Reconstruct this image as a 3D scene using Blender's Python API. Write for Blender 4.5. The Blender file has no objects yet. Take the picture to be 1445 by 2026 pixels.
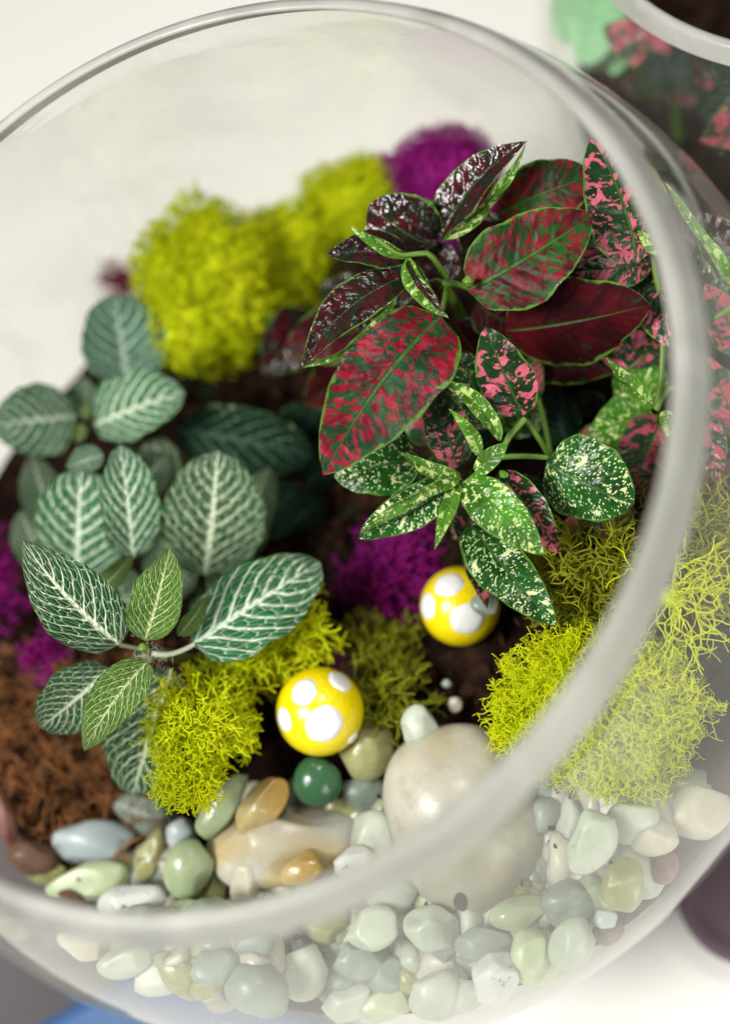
import bpy, math, random
import numpy as np
from mathutils import Vector, Matrix

random.seed(7)
RNG = np.random.default_rng(7)
SC = bpy.context.scene
COL = SC.collection

# ------------------------------------------------------------------ camera
# metres; z up, table top at z = 0, bowl centred over the origin
R = 0.115                      # outer radius of the bowl
ZC = 0.107                     # height of the bowl's centre
SINR = 0.619                   # the mouth is cut at this sine above the centre
ZR = ZC + R * SINR             # height of the mouth
RR = R * math.sqrt(1 - SINR ** 2)
IW, IH = 1445.0, 2026.0
LENS, SENS = 40.0, 36.0
KP = LENS / SENS * IH
_u = np.array([-0.32877, 0.31503, 0.89032])       # world up in camera axes (right, up, back)
_u /= np.linalg.norm(_u)
_s = np.array([-0.01050, -0.00300, -0.27288])     # bowl centre in camera axes
_y = np.array([0, 0, -1.0]); _y -= _u * (_y @ _u); _y /= np.linalg.norm(_y)
_x = np.cross(_y, _u)
M3 = np.stack([_x, _y, _u])                        # camera axes -> world axes
CAMP = np.array([0, 0, ZC]) - M3 @ _s
camd = bpy.data.cameras.new('camera')
cam = bpy.data.objects.new('camera', camd); COL.objects.link(cam)
mw = Matrix.Identity(4)
for r in range(3):
    for c in range(3):
        mw[r][c] = M3[r, c]
    mw[r][3] = CAMP[r]
cam.matrix_world = mw
camd.sensor_fit = 'VERTICAL'; camd.sensor_height = SENS; camd.sensor_width = SENS; camd.lens = LENS
camd.clip_start = 0.005; camd.clip_end = 50
camd.dof.use_dof = True
camd.dof.focus_distance = 0.241
camd.dof.aperture_fstop = 4.0
SC.camera = cam

# ------------------------------------------------------------------ light
w = bpy.data.worlds.new('World'); SC.world = w; w.use_nodes = True
bg = w.node_tree.nodes['Background']
bg.inputs[0].default_value = (1.0, 0.985, 0.95, 1); bg.inputs[1].default_value = 0.17

def area(name, loc, target, size, energy, col):
    d = bpy.data.lights.new(name, 'AREA'); d.shape = 'SQUARE'; d.size = size; d.energy = energy; d.color = col
    o = bpy.data.objects.new(name, d); COL.objects.link(o); o.location = loc
    o.rotation_euler = (Vector(target) - Vector(loc)).to_track_quat('-Z', 'Y').to_euler()
    return o

def from_cam(v):               # direction in camera axes (right, up, back) -> world
    return M3 @ np.array(v, float)

area('window_light', np.array([0, 0, .1]) + 1.0 * from_cam((-0.62, 0.02, 0.74)) , (0, 0, .1), 0.30, 11.5, (1.0, 0.98, 0.95))
area('side_window', np.array([0, 0, .1]) + 1.0 * from_cam((0.60, -0.50, 0.62)), (0, 0, .1), 0.40, 3.6, (1.0, 0.985, 0.95))
area('ceiling_lamp', np.array([0, 0, .1]) + 1.0 * from_cam((0.10, 0.62, 0.72)), (0, 0, .1), 0.16, 2.2, (1.0, 0.97, 0.92))
SC.view_settings.view_transform = 'Standard'
SC.view_settings.look = 'None'
SC.view_settings.exposure = 0.28
SC.view_settings.gamma = 1.0
cy = SC.cycles
cy.use_denoising = True
cy.max_bounces = 14; cy.transparent_max_bounces = 24; cy.diffuse_bounces = 4; cy.glossy_bounces = 3
cy.transmission_bounces = 6
cy.caustics_reflective = False; cy.caustics_refractive = False
cy.sample_clamp_indirect = 6.0

# ------------------------------------------------------------------ helpers
def P(px, py, d):
    """point seen at photo position (px, py), d metres in front of the lens"""
    return CAMP + M3 @ np.array([(px - IW / 2) / KP * d, -(py - IH / 2) / KP * d, -d])

def Pz(px, py, z):
    r = M3 @ np.array([(px - IW / 2) / KP, -(py - IH / 2) / KP, -1.0])
    return CAMP + r * ((z - CAMP[2]) / r[2])

def dep(p):
    return float(-(M3.T @ (np.asarray(p) - CAMP))[2])

def unit(v):
    v = np.asarray(v, float); return v / max(1e-12, np.linalg.norm(v))

def rot(v, axis, ang):
    axis = unit(axis); c, s = math.cos(ang), math.sin(ang)
    return v * c + np.cross(axis, v) * s + axis * (axis @ v) * (1 - c)

def tag(o, label=None, cat=None, group=None, kind=None):
    if label: o['label'] = label
    if cat: o['category'] = cat
    if group: o['group'] = group
    if kind: o['kind'] = kind
    return o

def empty(name, loc, label, cat, group=None):
    o = bpy.data.objects.new(name, None); COL.objects.link(o); o.location = loc
    o.empty_display_size = 0.005
    return tag(o, label, cat, group)

def mesh(name, V, F, mats, parent=None, smooth=True, mi=None, origin=None, uvs=None):
    V = np.asarray(V, float)
    if origin is None:
        origin = np.zeros(3) if parent is None else np.array(parent.location)
    me = bpy.data.meshes.new(name)
    F = [np.asarray(f, np.int32) for f in (F if isinstance(F, list) else [F]) if len(f)]
    me.vertices.add(len(V)); me.vertices.foreach_set('co', (V - origin).astype(np.float32).ravel())
    nl = sum(f.size for f in F); nf = sum(len(f) for f in F)
    me.loops.add(nl); me.polygons.add(nf)
    me.loops.foreach_set('vertex_index', np.concatenate([f.ravel() for f in F]))
    tot = np.concatenate([np.full(len(f), f.shape[1], np.int32) for f in F])
    st = np.concatenate([[0], np.cumsum(tot)[:-1]]).astype(np.int32)
    me.polygons.foreach_set('loop_start', st)
    if mi is not None: me.polygons.foreach_set('material_index', np.asarray(mi, np.int32))
    me.update(calc_edges=True)
    me.polygons.foreach_set('use_smooth', np.full(nf, smooth))
    if uvs:
        li = np.concatenate([f.ravel() for f in F])
        for k, uv in uvs.items():
            l = me.uv_layers.new(name=k)
            l.data.foreach_set('uv', np.asarray(uv, np.float32)[li].ravel())
    for m in (mats if isinstance(mats, (list, tuple)) else [mats]): me.materials.append(m)
    me.validate()
    o = bpy.data.objects.new(name, me); COL.objects.link(o)
    if parent is None: o.location = origin
    else: o.parent = parent
    return o

def grid_faces(nu, nv, off=0, closed=False):
    a = np.arange(nu * nv).reshape(nu, nv) + off
    if closed: a = np.concatenate([a, a[:, :1]], 1)
    return np.stack([a[:-1, :-1], a[1:, :-1], a[1:, 1:], a[:-1, 1:]], -1).reshape(-1, 4)

def tubes(paths, sides=5):
    """paths: list of (points[n,3], radii[n]) -> verts, quads"""
    VV, FF, off = [], [], 0
    ang = np.linspace(0, 2 * math.pi, sides, endpoint=False)
    for pts, rad in paths:
        pts = np.asarray(pts, float); n = len(pts)
        t = np.gradient(pts, axis=0); t /= np.linalg.norm(t, axis=1)[:, None] + 1e-12
        a = np.array([0, 0, 1.0]) if abs(t[0][2]) < .9 else np.array([1.0, 0, 0])
        e1 = np.cross(t, a); e1 /= np.linalg.norm(e1, axis=1)[:, None] + 1e-12
        e2 = np.cross(t, e1)
        rad = np.broadcast_to(np.asarray(rad, float), (n,))
        ring = pts[:, None] + rad[:, None, None] * (np.cos(ang)[None, :, None] * e1[:, None] + np.sin(ang)[None, :, None] * e2[:, None])
        VV.append(ring.reshape(-1, 3)); FF.append(grid_faces(n, sides, off, True)); off += n * sides
    return np.concatenate(VV), np.concatenate(FF)

def bez(a, b, c, n=8):
    t = np.linspace(0, 1, n)[:, None]
    return (1 - t) ** 2 * a + 2 * t * (1 - t) * b + t * t * c

_ico = {}
def ico(sub):
    if sub in _ico: return _ico[sub]
    t = (1 + 5 ** .5) / 2
    V = [(-1, t, 0), (1, t, 0), (-1, -t, 0), (1, -t, 0), (0, -1, t), (0, 1, t), (0, -1, -t), (0, 1, -t), (t, 0, -1), (t, 0, 1), (-t, 0, -1), (-t, 0, 1)]
    F = [(0, 11, 5), (0, 5, 1), (0, 1, 7), (0, 7, 10), (0, 10, 11), (1, 5, 9), (5, 11, 4), (11, 10, 2), (10, 7, 6), (7, 1, 8), (3, 9, 4), (3, 4, 2), (3, 2, 6), (3, 6, 8), (3, 8, 9), (4, 9, 5), (2, 4, 11), (6, 2, 10), (8, 6, 7), (9, 8, 1)]
    V = [unit(v) for v in V]
    for _ in range(sub):
        mid, F2 = {}, []
        def m(i, j):
            k = (min(i, j), max(i, j))
            if k not in mid:
                V.append(unit(V[i] + V[j])); mid[k] = len(V) - 1
            return mid[k]
        for a, b, c in F:
            ab, bc, ca = m(a, b), m(b, c), m(c, a)
            F2 += [(a, ab, ca), (b, bc, ab), (c, ca, bc), (ab, bc, ca)]
        F = F2
    _ico[sub] = (np.array(V), np.array(F, np.int32))
    return _ico[sub]

class NT:
    """small helper for writing node materials"""
    def __init__(s, name):
        s.mat = bpy.data.materials.new(name); s.mat.use_nodes = True
        s.t = s.mat.node_tree; s.t.nodes.clear()
        s.out = s.t.nodes.new('ShaderNodeOutputMaterial')
    def node(s, ty, ins=None, **props):
        n = s.t.nodes.new(ty)
        for k, v in props.items(): setattr(n, k, v)
        for k, v in (ins or {}).items(): s.put(n.inputs[k], v)
        return n
    def put(s, sock, v):
        if isinstance(v, bpy.types.NodeSocket): s.t.links.new(v, sock)
        elif isinstance(v, (tuple, list)) and len(v) == 3 and sock.type == 'RGBA': sock.default_value = (*v, 1)
        else: sock.default_value = v
    def m(s, op, a, b=0.0, c=0.0, clamp=False):
        n = s.t.nodes.new('ShaderNodeMath'); n.operation = op; n.use_clamp = clamp
        for i, v in enumerate((a, b, c)): s.put(n.inputs[i], v)
        return n.outputs[0]
    def step(s, x, lo, hi):     # smooth 0..1 ramp
        n = s.node('ShaderNodeMapRange', {0: x, 1: lo, 2: hi, 3: 0.0, 4: 1.0}, interpolation_type='SMOOTHSTEP')
        return n.outputs[0]
    def mix(s, f, a, b):
        n = s.node('ShaderNodeMix', None, data_type='RGBA')
        s.put(n.inputs[0], f); s.put(n.inputs[6], a); s.put(n.inputs[7], b)
        return n.outputs[2]
    def xyz(s, x, y, z=0.0):
        return s.node('ShaderNodeCombineXYZ', {0: x, 1: y, 2: z}).outputs[0]
    def noise(s, vec, scale, detail=2.0, rough=.5, dist=0.0):
        return s.node('ShaderNodeTexNoise', {'Vector': vec, 'Scale': scale, 'Detail': detail, 'Roughness': rough, 'Distortion': dist}).outputs
    def obj(s):
        return s.node('ShaderNodeTexCoord').outputs['Object']
    def bump(s, h, strength, dist):
        return s.node('ShaderNodeBump', {'Height': h, 'Strength': strength, 'Distance': dist}).outputs[0]
    def pbsdf(s, col, rough=.5, normal=None, **kw):
        d = {'Base Color': col, 'Roughness': rough}
        if normal is not None: d['Normal'] = normal
        d.update({k.replace('_', ' '): v for k, v in kw.items()})
        return s.node('ShaderNodeBsdfPrincipled', d).outputs[0]
    def mixsh(s, f, a, b):
        return s.node('ShaderNodeMixShader', {0: f, 1: a, 2: b}).outputs[0]
    def done(s, sh):
        s.t.links.new(sh, s.out.inputs[0]); return s.mat

# ------------------------------------------------------------------ materials
def m_plain(name, col, rough=.6, var=.15, scale=40, bump=0.0, **kw):
    g = NT(name); o = g.obj()
    n = g.noise(o, scale, 4)[0]
    c = g.mix(n, tuple(x * (1 - var) for x in col), tuple(min(1, x * (1 + var)) for x in col))
    nb = g.bump(g.noise(o, scale * 8, 3)[0], .5, bump) if bump else None
    return g.done(g.pbsdf(c, rough, nb, **kw))

def m_glass(name, tint=(.97, .985, .96), haze=0.20):
    g = NT(name); o = g.obj()
    ge = g.node('ShaderNodeNewGeometry')
    ct = g.node('ShaderNodeVectorMath', {0: ge.outputs['Normal'], 1: ge.outputs['Incoming']}, operation='DOT_PRODUCT').outputs['Value']
    fr = g.m('POWER', g.m('SUBTRACT', 1.0, g.m('ABSOLUTE', ct), clamp=True), 4.5)
    fr = g.m('MULTIPLY_ADD', fr, .86, .07)          # both faces of the pane, Schlick
    tr = g.node('ShaderNodeBsdfTransparent', {0: (*tint, 1)}).outputs[0]
    gl = g.node('ShaderNodeBsdfGlossy', {'Color': (1, 1, 1, 1), 'Roughness': 0.03}).outputs[0]
    # a thin film of pale colour in place of veiling reflections, plus fine specks
    df = g.mixsh(.5, g.node('ShaderNodeBsdfDiffuse', {0: (.9, .9, .86, 1)}).outputs[0],
                 g.node('ShaderNodeBsdfTranslucent', {0: (.9, .9, .86, 1)}).outputs[0])
    sm = g.step(g.noise(o, 22, 4, .6, .8)[0], .38, .72)
    f = g.m('MULTIPLY_ADD', sm, haze, haze * .35)
    f = g.m('ADD', f, g.m('MULTIPLY', g.step(g.noise(o, 420, 2)[0], .70, .76), .22), clamp=True)
    f = g.m('ADD', f, g.m('MULTIPLY', g.step(g.noise(o, 9, 5, .7, 2.0)[0], .55, .75), haze * .5), clamp=True)
    return g.done(g.mixsh(fr, g.mixsh(f, tr, df), gl))

def m_rim(name):
    g = NT(name); o = g.obj()
    n = g.noise(o, 60, 4)[0]
    sc = g.step(g.noise(o, 900, 2)[0], .68, .74)
    c = g.mix(n, (.66, .66, .62), (.76, .755, .70))
    c = g.mix(sc, c, (.85, .85, .85))
    b = g.bump(g.noise(o, 900, 4, .65)[0], .4, .0004)
    p = g.pbsdf(c, .42, b, Coat_Weight=.5, Coat_Roughness=.18)
    t = g.node('ShaderNodeBsdfTranslucent', {0: (.75, .76, .72, 1)}).outputs[0]
    tr = g.node('ShaderNodeBsdfRefraction', {0: (.95, .96, .93, 1), 'Roughness': .4, 'IOR': 1.25}).outputs[0]
    return g.done(g.mixsh(g.m('MULTIPLY_ADD', g.noise(o, 35, 4, .6, 1.0)[0], .95, -.15), g.mixsh(.45, p, t), tr))

def leaf_uv(g):
    uv = g.node('ShaderNodeUVMap', uv_map='uv').outputs[0]
    mm = g.node('ShaderNodeUVMap', uv_map='mm').outputs[0]
    a = g.node('ShaderNodeSeparateXYZ', {0: uv}); b = g.node('ShaderNodeSeparateXYZ', {0: mm})
    u = a.outputs[0]; v = g.m('MULTIPLY_ADD', a.outputs[1], 2.0, -1.0)
    rnd = g.node('ShaderNodeObjectInfo').outputs['Random']
    return u, v, b.outputs[0], b.outputs[1], rnd

def m_nerve(name, dark, light, vein, young=0.0, n=9.5, wid=0.0):
    """nerve plant: pale net of veins on green"""
    g = NT(name); u, v, x, y, rnd = leaf_uv(g)
    wob = g.noise(g.xyz(x, y, rnd), 2.2, 2)[0]
    av = g.m('ABSOLUTE', v)
    sgn = g.m('GREATER_THAN', v, 0.0)
    s = g.m('SUBTRACT', u, g.m('ADD', g.m('MULTIPLY', av, .27), g.m('MULTIPLY', g.m('MULTIPLY', av, av), .12)))
    s = g.m('ADD', s, g.m('MULTIPLY_ADD', wob, .06, -.03))
    sn = g.m('ADD', g.m('MULTIPLY', s, n), g.m('MULTIPLY', sgn, .45))
    sn = g.m('ADD', sn, g.m('MULTIPLY', rnd, 3.0))
    d1 = g.m('ABSOLUTE', g.m('SUBTRACT', g.m('FRACT', sn), .5))       # 0 on a lateral vein
    wv = g.m('MULTIPLY_ADD', av, -.06, .105 + wid)
    v1 = g.m('SUBTRACT', 1.0, g.step(g.m('SUBTRACT', d1, wv), -.035, .05))
    mid = g.m('SUBTRACT', 1.0, g.step(g.m('SUBTRACT', av, g.m('MULTIPLY_ADD', u, -.05, .085)), -.02, .035))
    vor = g.node('ShaderNodeTexVoronoi', {'Vector': g.xyz(g.m('MULTIPLY', sn, 1.75), g.m('ADD', g.m('MULTIPLY', av, 5.6), g.m('MULTIPLY', sgn, 17.0)), 0.0), 'Scale': 1.0, 'Randomness': .75}, voronoi_dimensions='2D', feature='DISTANCE_TO_EDGE').outputs['Distance']
    ret = g.m('MULTIPLY', g.m('SUBTRACT', 1.0, g.step(vor, .02, .09)), .66)
    vv = g.m('MAXIMUM', g.m('MAXIMUM', v1, mid), ret)
    edge = g.step(av, .95, 1.0)
    vv = g.m('MULTIPLY', vv, g.m('SUBTRACT', 1.0, g.m('MULTIPLY', edge, .7)))
    base = g.mix(g.noise(g.xyz(x, y, rnd), 1.6, 3)[0], dark, light)
    base = g.mix(g.m('MULTIPLY', edge, .6), base, (.10, .22, .04))
    c = g.mix(vv, base, vein)
    dim = 0.08 if vein[0] < .1 else .18
    b = g.bump(g.m('SUBTRACT', g.m('MULTIPLY', g.step(vor, 0.0, .4), .5), vv), .9, .0011)
    p = g.pbsdf(c, .45, b, Specular_IOR_Level=dim)
    t = g.node('ShaderNodeBsdfTranslucent', {0: g.mix(.5, c, (.12, .3, .03))}).outputs[0]
    return g.done(g.mixsh(.18, p, t))

def m_splash(name, green, spot, spot2, thr=.5, scale=3.4, rough=.3, edge=(.085, .20, .025), bumpy=.5, small=.0, midw=.045, spec=.3):
    """polka dot plant: irregular splashes between the veins"""
    g = NT(name); u, v, x, y, rnd = leaf_uv(g)
    av = g.m('ABSOLUTE', v); ay = g.m('ABSOLUTE', y)
    off = g.m('MULTIPLY', rnd, 37.0)
    xs = g.m('SUBTRACT', x, g.m('MULTIPLY', ay, .35))
    side = g.m('MULTIPLY', g.m('GREATER_THAN', v, 0.0), 11.0)
    vec = g.xyz(g.m('ADD', g.m('MULTIPLY', xs, 1.08), off), g.m('ADD', g.m('MULTIPLY', y, .80), side), off)
    n1 = g.noise(vec, scale, 5.0, .60, .9)[0]
    f1 = g.step(n1, thr - .012, thr + .034)
    if small > 0:
        vo = g.node('ShaderNodeTexVoronoi', {'Vector': vec, 'Scale': scale * 2.6, 'Randomness': 1.0}, voronoi_dimensions='3D').outputs['Distance']
        f2 = g.m('SUBTRACT', 1.0, g.step(vo, small - .03, small + .03))
        f1 = g.m('MAXIMUM', f1, f2)
    mw_ = g.m('MULTIPLY_ADD', u, -midw * .8, midw)
    mid = g.m('SUBTRACT', 1.0, g.step(g.m('SUBTRACT', av, mw_), 0.0, .03))
    ed = g.step(g.m('ADD', av, g.m('MULTIPLY', g.noise(g.xyz(x, y, off), 3.5, 3)[0], .34)), 1.085, 1.14)
    f = g.m('MULTIPLY', f1, g.m('SUBTRACT', 1.0, g.m('MAXIMUM', mid, ed)))
    big = g.noise(g.xyz(x, y, off), 1.3, 3)[0]
    gc = g.mix(g.step(big, .35, .65), green, tuple(c * 2.1 for c in green))
    gc = g.mix(g.m('MULTIPLY', mid, .35), gc, edge)
    sc = g.mix(g.step(g.noise(vec, scale * .6, 2)[0], .4, .6), spot, spot2)
    c = g.mix(f, gc, sc)
    c = g.mix(ed, c, edge)
    lat = g.m('ABSOLUTE', g.m('SUBTRACT', g.m('FRACT', g.m('MULTIPLY', g.m('SUBTRACT', u, g.m('MULTIPLY', av, .25)), 7.0)), .5))
    h = g.m('ADD', g.m('MULTIPLY', g.noise(g.xyz(x, y, off), 5.5, 2)[0], bumpy), g.m('MULTIPLY', g.step(lat, 0.0, .3), .12))
    bl = g.node('ShaderNodeTexVoronoi', {'Vector': vec, 'Scale': 4.6, 'Smoothness': .6}, feature='SMOOTH_F1').outputs['Distance']
    h = g.m('SUBTRACT', h, g.m('MULTIPLY', bl, bumpy * 1.2))
    h = g.m('SUBTRACT', h, g.m('MULTIPLY', mid, .4))
    b = g.bump(h, .55, .0012)
    p = g.pbsdf(c, rough, b, Specular_IOR_Level=spec)
    t = g.node('ShaderNodeBsdfTranslucent', {0: g.mix(.3, c, edge)}).outputs[0]
    return g.done(g.mixsh(.12, p, t))

def m_under(name, col, col2=None, rough=.35):
    g = NT(name); u, v, x, y, rnd = leaf_uv(g)
    n = g.noise(g.xyz(x, y, rnd), 6, 3)[0]
    c = g.mix(g.step(n, .42, .6), col, col2 or tuple(k * .6 for k in col))
    b = g.bump(n, .6, .0012)
    p = g.pbsdf(c, rough, b)
    return g.done(g.mixsh(.15, p, g.node('ShaderNodeBsdfTranslucent', {0: c}).outputs[0]))

def m_moss(name, c1, c2):
    g = NT(name); o = g.obj()
    n = g.noise(o, 70, 3)[0]
    c = g.mix(g.step(n, .35, .65), c1, c2)
    c = g.mix(g.m('MULTIPLY', g.step(g.noise(o, 160, 4, .6)[0], .56, .74), .55), c, tuple(k * .45 + .02 for k in c1))
    b = g.bump(g.noise(o, 2500, 2)[0], .4, .0002)
    p = g.pbsdf(c, .75, b, Specular_IOR_Level=.2)
    return g.done(g.mixsh(.3, p, g.node('ShaderNodeBsdfTranslucent', {0: c}).outputs[0]))

def m_stone(name, c1, c2, speck=0.0, rough=.42, vein=None, sss=.55, scale=60):
    g = NT(name); o = g.obj()
    rnd = g.node('ShaderNodeObjectInfo').outputs['Random']
    vec = g.node('ShaderNodeVectorMath', {0: o, 1: g.xyz(g.m('MULTIPLY', rnd, 3.0), rnd, 0.0)}, operation='ADD').outputs[0]
    n = g.noise(vec, scale, 4, .55, .4)[0]
    c = g.mix(g.step(n, .3, .7), c1, c2)
    if vein:
        c = g.mix(g.step(g.noise(vec, scale * .55, 3, .5, 1.0)[0], .52, .68), c, vein)
    c = g.mix(g.m('MULTIPLY', g.step(g.noise(vec, scale * 4, 5, .65)[0], .45, .75), .35), c, tuple(k * .62 for k in c1))
    f = g.noise(vec, 420, 3)[0]
    if speck: c = g.mix(g.m('MULTIPLY', g.step(f, .66, .72), speck), c, (.12, .10, .08))
    b = g.bump(g.noise(vec, 260, 5, .65)[0], .5, .0005)
    p = g.pbsdf(c, g.m('MULTIPLY_ADD', f, .35, rough - .17), b, Subsurface_Weight=sss, Subsurface_Radius=(1, 1, .8), Subsurface_Scale=.005, Coat_Weight=.12, Coat_Roughness=.2)
    return g.done(p)

GL = m_glass('clear_glass')
GL2 = m_glass('less_hazy_glass', haze=.05)
RIM = m_rim('ground_glass_edge')
FIT_D = m_nerve('nerve_leaf_dark', (.009, .072, .020), (.022, .13, .034), (.76, .88, .62))
FIT_M = m_nerve('nerve_leaf_mid', (.012, .125, .042), (.030, .22, .075), (.72, .88, .64), n=7.6, wid=.034)
FIT_Y = m_nerve('nerve_leaf_young', (.075, .22, .016), (.13, .31, .026), (.66, .78, .38), n=9.5)
FIT_S = m_nerve('nerve_leaf_grey', (.035, .17, .085), (.07, .25, .13), (.52, .70, .56), n=7.0, wid=.04)
FIT_K = m_nerve('nerve_leaf_shade', (.003, .020, .010), (.007, .036, .017), (.06, .12, .075), n=7.0, wid=.03)  # shaded copy of the leaf: shade between the plants is in the colour
FIT_U = m_under('nerve_leaf_underside', (.16, .26, .10), (.12, .2, .09), .5)
HY_RED = m_splash('splash_crimson', (.006, .030, .009), (.30, .005, .026), (.13, .004, .012), thr=.475, scale=3.6, rough=.36, bumpy=.3, spec=.22)
HY_RG = m_splash('splash_red_on_green', (.008, .036, .005), (.19, .006, .014), (.05, .005, .008), thr=.48, scale=4.0, rough=.44, bumpy=.3, spec=.14)
HY_DR = m_splash('splash_dark_red', (.008, .018, .005), (.060, .003, .006), (.025, .002, .004), thr=.34, scale=2.0, rough=.4, bumpy=.3, midw=.018, spec=.15)
HY_BK = m_splash('splash_blackish', (.007, .012, .005), (.055, .004, .008), (.014, .002, .004), thr=.46, scale=2.6, rough=.22, bumpy=.8, midw=.03, spec=.5)
HY_PK = m_splash('splash_pink', (.005, .024, .006), (.62, .13, .19), (.50, .09, .14), thr=.535, scale=3.4, small=.22)
HY_PD = m_splash('splash_rose', (.010, .034, .012), (.42, .07, .11), (.34, .05, .08), thr=.49, scale=3.0)
HY_WH = m_splash('splash_cream', (.006, .045, .005), (.64, .72, .38), (.52, .62, .26), thr=.585, scale=5.4, small=.27)
HY_WY = m_splash('splash_cream_on_lime', (.03, .115, .006), (.62, .72, .32), (.55, .68, .24), thr=.575, scale=5.2, small=.26)
HY_LI = m_splash('splash_lime', (.045, .125, .010), (.62, .72, .30), (.40, .55, .14), thr=.55, scale=4.0, small=.2, edge=(.16, .32, .03))
HY_U = m_under('polka_leaf_underside', (.30, .36, .10), (.15, .17, .05))
HY_UP = m_under('polka_leaf_underside_pink', (.12, .03, .045), (.07, .05, .03))
STEM = m_plain('lime_stem', (.10, .20, .018), .4, .25, 150)
STEMD = m_plain('brown_green_stem', (.10, .12, .05), .6, .3, 150)
HAIRM = m_plain('pale_stem_hair', (.52, .56, .42), .6, .2, 200)
MO_Y = m_moss('lime_moss', (.66, .74, .004), (.80, .85, .008))
MO_O = m_moss('olive_moss', (.24, .26, .012), (.36, .38, .02))
MO_P = m_moss('purple_moss', (.30, .007, .19), (.46, .018, .31))

def leaf_m(k):
    return {'D': (FIT_D, FIT_U), 'M': (FIT_M, FIT_U), 'Y': (FIT_Y, FIT_U), 'S': (FIT_S, FIT_U), 'K': (FIT_K, FIT_U),
            'r': (HY_RED, HY_UP), 'g': (HY_RG, HY_UP), 'd': (HY_DR, HY_UP), 'b': (HY_BK, HY_U), 'p': (HY_PK, HY_U), 'q': (HY_PD, HY_U),
            'w': (HY_WH, HY_U), 'y': (HY_WY, HY_U), 'l': (HY_LI, HY_U)}[k]

# ------------------------------------------------------------------ table and background
TAB = m_plain('cream_table', (.70, .685, .64), .5, .03, 3)
def rounded_slab(name, corners, z0, z1, mat, **kw):
    c = np.array(corners, float); n = len(c); cen = c.mean(0)
    rings = []
    for s, z in ((1, z0), (1, z1 - (z1 - z0) * .25), (1 - .004 / np.linalg.norm(c - cen, axis=1).mean(), z1)):
        rings.append(np.c_[cen + (c - cen) * s, np.full(n, z)])
    V = np.concatenate(rings + [[[*cen, z1]]]); F4 = grid_faces(3, n, 0, True)
    F3 = np.array([(2 * n + i, 2 * n + (i + 1) % n, 3 * n) for i in range(n)])
    return mesh(name, V, [F4, F3], mat, smooth=False, **kw)
a = 2.2
tag(rounded_slab('table_top', [(-a, -a), (a, -a), (a, a), (-a, a)], -.03, 0.0, TAB), kind='structure')

def flat_on_table(pts):
    return [tuple(Pz(px, py, 0)[:2]) for px, py in pts]
tag(rounded_slab('placemat', flat_on_table([(-900, 1480), (330, 1480), (560, 1800), (240, 2060), (60, 2500), (-900, 2500)]), .0005, .003, m_plain('taupe_felt', (.095, .083, .087), .9, .15, 20)),
    'taupe grey placemat showing at the bottom left corner beside the bowl', 'placemat')
tag(rounded_slab('folder', flat_on_table([(60, 2050), (330, 1900), (720, 2040), (620, 2300), (100, 2400)]), .0045, .009, m_plain('blue_card', (.008, .085, .25), .5, .1, 20)),
    'blue card folder peeking out under the front of the bowl', 'folder')

# a small dark plum dish behind the right edge of the big bowl
pd = Pz(1475, 1770, .012)
prof = [(0.0, .0), (.010, .0), (.015, .004), (.018, .010), (.017, .0105), (.014, .005), (.010, .002), (0.0, .002)]
def lathe(prof, loc, n=32):
    t = np.linspace(0, 2 * math.pi, n, endpoint=False)
    V = np.concatenate([np.stack([r * np.cos(t), r * np.sin(t), np.full(n, z)], 1) for r, z in prof])
    return V + np.asarray(loc), grid_faces(len(prof), n, 0, True)
V, F = lathe(prof, (pd[0], pd[1], .0005))
tag(mesh('dish', V, F, m_plain('plum_glaze', (.16, .11, .135), .9, .2, 60), origin=np.array([pd[0], pd[1], 0])),
    'small dark plum dish standing right of the big glass bowl', 'dish')

# ------------------------------------------------------------------ glass bowls
def bowl(loc, rad, label, zc=None):
    k = rad / R
    root = empty('glass_bowl', loc, label, 'bowl')
    a0 = -math.asin(.105 / .115); a1 = math.asin(SINR)
    band = .0052 / R
    A = np.linspace(a0, a1 - band * .98, 60)
    pr = [(0.0, ZC * k - rad * math.sin(-a0))] + [(rad * math.cos(a), ZC * k + rad * math.sin(a)) for a in A]
    pr[0] = (0.0, pr[1][1] + .0004)
    V, F = lathe(pr, (0, 0, 0), 128)
    mesh('bowl_wall', V + np.array(loc), F, GL if k == 1 else GL2, root)
    # ground edge: rounded lip, wider on its outer bevel
    o = []
    th = .0025 * k
    for a in np.linspace(a1 - band, a1 - band * .1, 7): o.append((rad * math.cos(a), ZC * k + rad * math.sin(a)))
    ro, zo = rad * math.cos(a1), ZC * k + rad * math.sin(a1)
    o += [(ro - .0003 * k, zo + .0001), (ro - th * .5, zo + .0003 * k), (ro - th, zo), (ro - th - .0002 * k, zo - .0005 * k)]
    for a in np.linspace(a1 - band * .35, a1 - band, 4): o.append(((rad - th * .85) * math.cos(a), ZC * k + (rad - th * .85) * math.sin(a)))
    o.append(o[0])
    V, F = lathe(o, (0, 0, 0), 192)
    t = np.arctan2(V[:, 1], V[:, 0])
    V = V * (1 + .0012 * np.sin(3 * t + 1) + .0008 * np.sin(7 * t))[:, None] ** np.array([1, 1, 0])
    mesh('rim', V + np.array(loc), F, RIM, root)
    return root
bowl((0, 0, .0005), R, 'large round clear glass bowl in the middle planted with leaves, moss and pebbles')

# second bowl, further to the upper right
R2 = .085
h2 = (ZC + R * SINR) * R2 / R
c2 = np.array([.2025, .011])
B2 = np.array([c2[0], c2[1], .0005])
bowl(tuple(B2), R2, 'second glass bowl of plants cut off by the upper right corner')

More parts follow.
